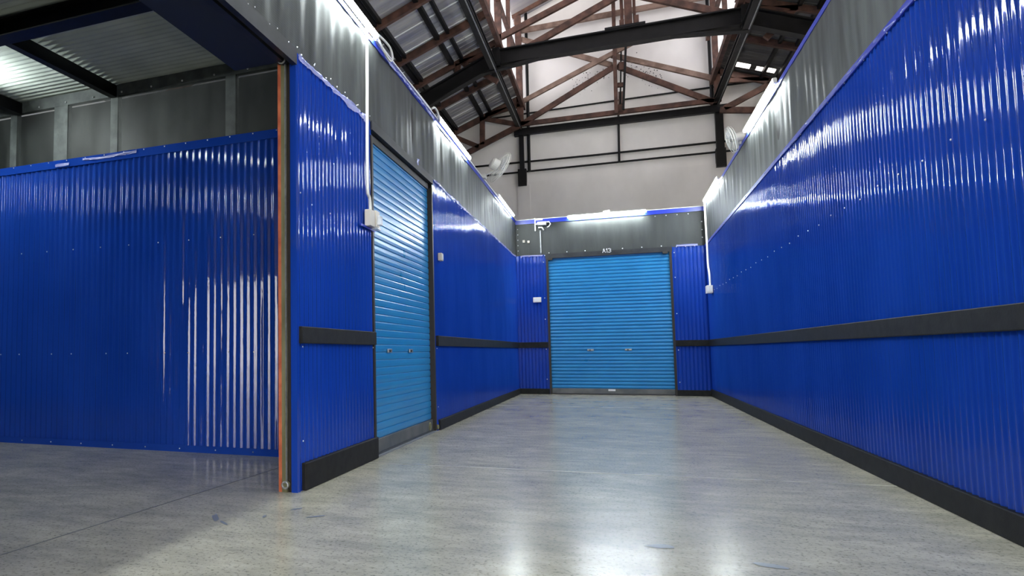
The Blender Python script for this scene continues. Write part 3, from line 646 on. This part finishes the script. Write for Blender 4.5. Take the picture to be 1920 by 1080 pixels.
# ------------------------------------------------------------------ timber trusses
def truss(y, label, parts):
    e = empty('roof_truss', (0.15, y, 7.5), label, 'truss')
    for nm, p, q, h, m in parts:
        o = MB().beam((p[0], y+(p[2] if len(p) > 2 else 0), p[1]), (q[0], y+(q[2] if len(q) > 2 else 0), q[1]), .09, h, (0, 1, 0)).build(nm, m, None, bevel=.006)
        world_parent([o], e)
    return e
y1 = 16.28
truss(y1, 'red brown timber truss sitting just behind the black steel beam', [
    ('post', (-2.36, 7.9), (-2.36, 10.9), .16, wood), ('post', (2.68, 7.9), (2.68, 10.9), .16, wood),
    ('king_post', (.50, 8.05), (.50, 11.8), .16, wood), ('king_post', (.37, 8.0, .1), (.37, 11.7, .1), .07, wood), ('king_post', (.63, 8.0, .1), (.63, 11.7, .1), .06, wood), ('king_block', (.36, 8.02, -.06), (.36, 8.35, -.06), .1, wood), ('king_block', (.66, 8.05, -.06), (.66, 8.4, -.06), .1, wood),
    ('bottom_chord', (-2.4, 7.95), (2.7, 7.95), .15, wood),
    ('diagonal', (-2.3, 7.86), (.45, 9.02), .15, wood), ('diagonal', (2.72, 7.98), (.5, 8.98), .15, wood),
    ('upper_diagonal', (-2.38, 8.45), (.45, 9.48), .14, wood), ('upper_diagonal', (2.7, 8.45), (.5, 9.45), .14, wood),
    ('top_chord', (-3.0, 10.7), (.15, 11.9), .15, wood), ('top_chord', (3.3, 10.7), (.15, 11.9), .15, wood),
    ('rafter', (-2.3, 8.42), (-8.9, rz(-8.9)-.05), .14, wood), ('rafter', (2.6, 8.42), (8.9, rz(8.9)-.05), .14, wood),
    ('wing_chord', (-2.35, 8.14), (-3.3, 8.02), .13, wood), ('wing_strut', (-3.33, 8.0), (-3.42, 7.35), .14, wood), ('wing_strut', (-3.2, 7.98), (-2.4, 7.4), .11, wood), ('wing_strut', (-4.55, 7.6), (-4.2, 7.1), .12, wood), ('wing_strut', (-4.6, 7.55), (-4.7, 6.6), .13, wood),
    ('wing_chord', (2.68, 8.12), (3.7, 7.98), .13, wood), ('wing_strut', (3.66, 8.0), (3.1, 7.45), .13, wood), ('wing_strut', (4.2, 7.8), (3.9, 7.2), .1, wood)])
y2 = 20.35
truss(y2, 'red brown timber truss against the white gable wall', [
    ('post', (-2.38, 7.58), (-2.38, 10.9), .19, wood), ('post', (2.72, 7.55), (2.72, 10.9), .16, wood),
    ('bottom_chord', (-2.4, 7.63), (2.7, 7.60), .13, wood),
    ('lower_diagonal', (-2.35, 7.62), (.28, 8.96), .15, wood), ('lower_diagonal', (2.62, 7.55), (.28, 8.93), .15, wood),
    ('scissor_diagonal', (-2.3, 8.28, -.05), (1.75, 9.93, -.05), .13, palewood), ('scissor_diagonal', (2.75, 8.16, .03), (.15, 9.28, .03), .14, palewood), ('scissor_diagonal', (.15, 9.0, .05), (-2.3, 10.2, .05), .14, palewood),
    ('collar', (-2.3, 10.46, .06), (2.6, 10.50, .06), .15, palewood),
    ('king_post', (.22, 7.55, -.1), (.26, 11.8, -.1), .10, wood), ('king_post', (.40, 7.62, -.12), (.54, 9.6, -.12), .06, darksteel), ('king_post', (.32, 7.62, 0), (.42, 9.6, 0), .04, darksteel),
    ('king_block', (.31, 7.6, -.05), (.33, 7.8, -.05), .2, wood), ('king_block', (.36, 8.3, -.05), (.37, 8.42, -.05), .18, wood), ('king_block', (.42, 8.78, -.05), (.43, 9.0, -.05), .2, wood), ('king_block', (.34, 7.85, .05), (.35, 8.2, .05), .12, palewood),
    ('top_chord', (-3.0, 10.75), (.15, 11.9), .15, wood), ('top_chord', (3.3, 10.75), (.15, 11.9), .15, wood),
    ('rafter', (-2.3, 8.42), (-8.9, rz(-8.9)-.05), .16, wood), ('rafter', (2.6, 8.42), (8.9, rz(8.9)-.05), .16, wood),
    ('wing_chord', (-2.4, 7.60), (-5.6, 6.28), .16, wood), ('wing_chord', (2.75, 7.32), (5.6, 6.9), .16, wood),
    ('wing_strut', (-3.48, 8.0), (-3.50, 7.15), .15, wood), ('wing_strut', (-2.45, 7.63), (-3.55, 7.98), .13, wood), ('wing_strut', (-3.6, 7.1), (-4.5, 7.6), .13, wood),
    ('wing_chord', (-2.4, 8.2), (-3.4, 8.02), .12, wood),
    ('wing_strut', (2.85, 7.34), (4.1, 7.92), .15, wood), ('wing_strut', (2.8, 8.1), (3.9, 7.98), .12, wood)])
# intermediate rafters on the wing roofs
for k, y in enumerate((11.2, 13.02, 14.82, 18.15)):
    w = ('above the picture', 'cut by the picture top, above the cable coil', 'just before the black steel beam', 'between the two timber trusses')[k]
    for s in (-1, 1):
        x0, x1 = (PXL, -8.9) if s < 0 else (PXR, 8.9)
        tb('rafter', MB().beam((x0, y, rz(x0)-.03), (x1, y, rz(x1)-.03), .10, .15, (0, 1, 0)), wood, 'brown rafter under the %s roof slope, %s' % ('left' if s < 0 else 'right', w), 'rafter', 'rafters between the trusses')
    for s in (-1, 1):
        # struts across the clerestory
        x = PXL+.02 if s < 0 else PXR-.02
        tb('window_post', B(x-.05, x+.05, y-.05, y+.05, 8.3, 10.7), wood, 'timber post of the %s strip window, %s' % ('left' if s < 0 else 'right', w), 'post', 'strip window posts')
# purlins (paired dark steel) down the hall
for x, lab in ((-3.48, 'dark purlin on the left roof slope, left of the closest pair'), (-3.24, 'dark purlin on the left roof slope, right of the closest pair'), (-4.36, 'dark purlin on the left roof slope near the wall top, left one'), (-4.24, 'dark purlin on the left roof slope near the wall top, right one'),
               (-2.75, 'dark purlin on the left roof slope beside the post line'), (3.72, 'dark purlin on the right roof slope, inner of the pair'), (4.05, 'dark purlin on the right roof slope, outer of the pair'), (3.05, 'dark purlin on the right roof slope beside the post line'), (4.9, 'dark purlin low on the right roof slope')):
    tb('purlin', MB().beam((x, -9, rz(x)+.01), (x, 20.6, rz(x)+.01), .07 if x not in (-3.48, -4.36) else .1, .09, (1, 0, 0)), darksteel, lab, 'purlin', 'roof purlins')

# ------------------------------------------------------------------ steel on gable wall
f = lambda z: 1+(z-1)*1.035
GX = GY-.1
for x, z0, lab in ((-2.40, 6.0, 'black steel column on the gable wall, left one'), (2.76, 6.0, 'black steel column on the gable wall, right one')):
    e = empty('wall_column', (x, GX, 5.86), lab, 'column', 'columns on the gable wall')
    MB().beam((0, 0, .4), (0, 0, 1.62), .14, .13 if x < 0 else .19, (0, 1, 0)).build('shaft', darksteel, e)
    MB().box(-.12, .12, -.09, .09, 0, .5).build('base_box', darksteel, e); MB().box(-.2, .2, -.1, .1, 1.52, 1.68).build('cap_plate', darksteel, e)
tb('downpipe', MB().tube([(-2.20, GX, 6.28), (-2.17, GX, 11.6)], .045, 10), darksteel, 'thin black pipe rising up the gable wall beside the left column', 'pipe')
tb('wall_tie', MB().beam((-2.45, GX-.05, 7.47), (2.85, GX-.05, 7.44), .14, .19, (0, 1, 0)), darksteel, 'black steel tie beam across the gable wall between the columns', 'beam')
tb('wall_rail', MB().tube([(-4.6, GX+.05, 6.62), (-.4, GX+.05, 6.57), (4.4, GX+.05, 6.56)], .03, 8), darksteel, 'upper thin black pipe across the gable wall', 'pipe', 'pipes across the gable wall')
tb('wall_rail', MB().tube([(-4.6, GX+.05, 6.30), (-.4, GX+.05, 6.30), (4.4, GX+.05, 6.29)], .028, 8), darksteel, 'lower thin black pipe across the gable wall', 'pipe', 'pipes across the gable wall')
tb('wall_rail', MB().tube([(-4.6, GX+.07, 8.03), (.2, GX+.07, 8.08), (4.4, GX+.07, 8.10)], .025, 8), darksteel, 'thin black pipe across the gable wall above the tie beam', 'pipe', 'pipes across the gable wall')
tb('downpipe', MB().tube([(.25, GX, 6.28), (.28, GX, 7.9)], .03, 8), darksteel, 'thin black upright pipe at the centre of the gable wall', 'pipe')
tb('downpipe', MB().tube([(2.62, GX+.02, 7.5), (2.62, GX+.02, 11.3)], .045, 10), darksteel, 'black pipe rising up the gable wall above the right column', 'pipe')
# dirt specks on the gable wall
sp = MB(); random.seed(3)
for i in range(150):
    x = .25+random.choice((-1, 1))*random.uniform(.15, 1.2); z = 9.1+random.gauss(0, .16)-.42*abs(x-.25); r = random.uniform(.005, .013)
    sp.box(x-r, x+r, GY-.004, GY-.0, z-r, z+r*1.3)
tag(sp.build('dirt_speck', mat('wall_dirt', (0.07, 0.07, 0.07), 0.9), gw), None, None, None, 'stuff')
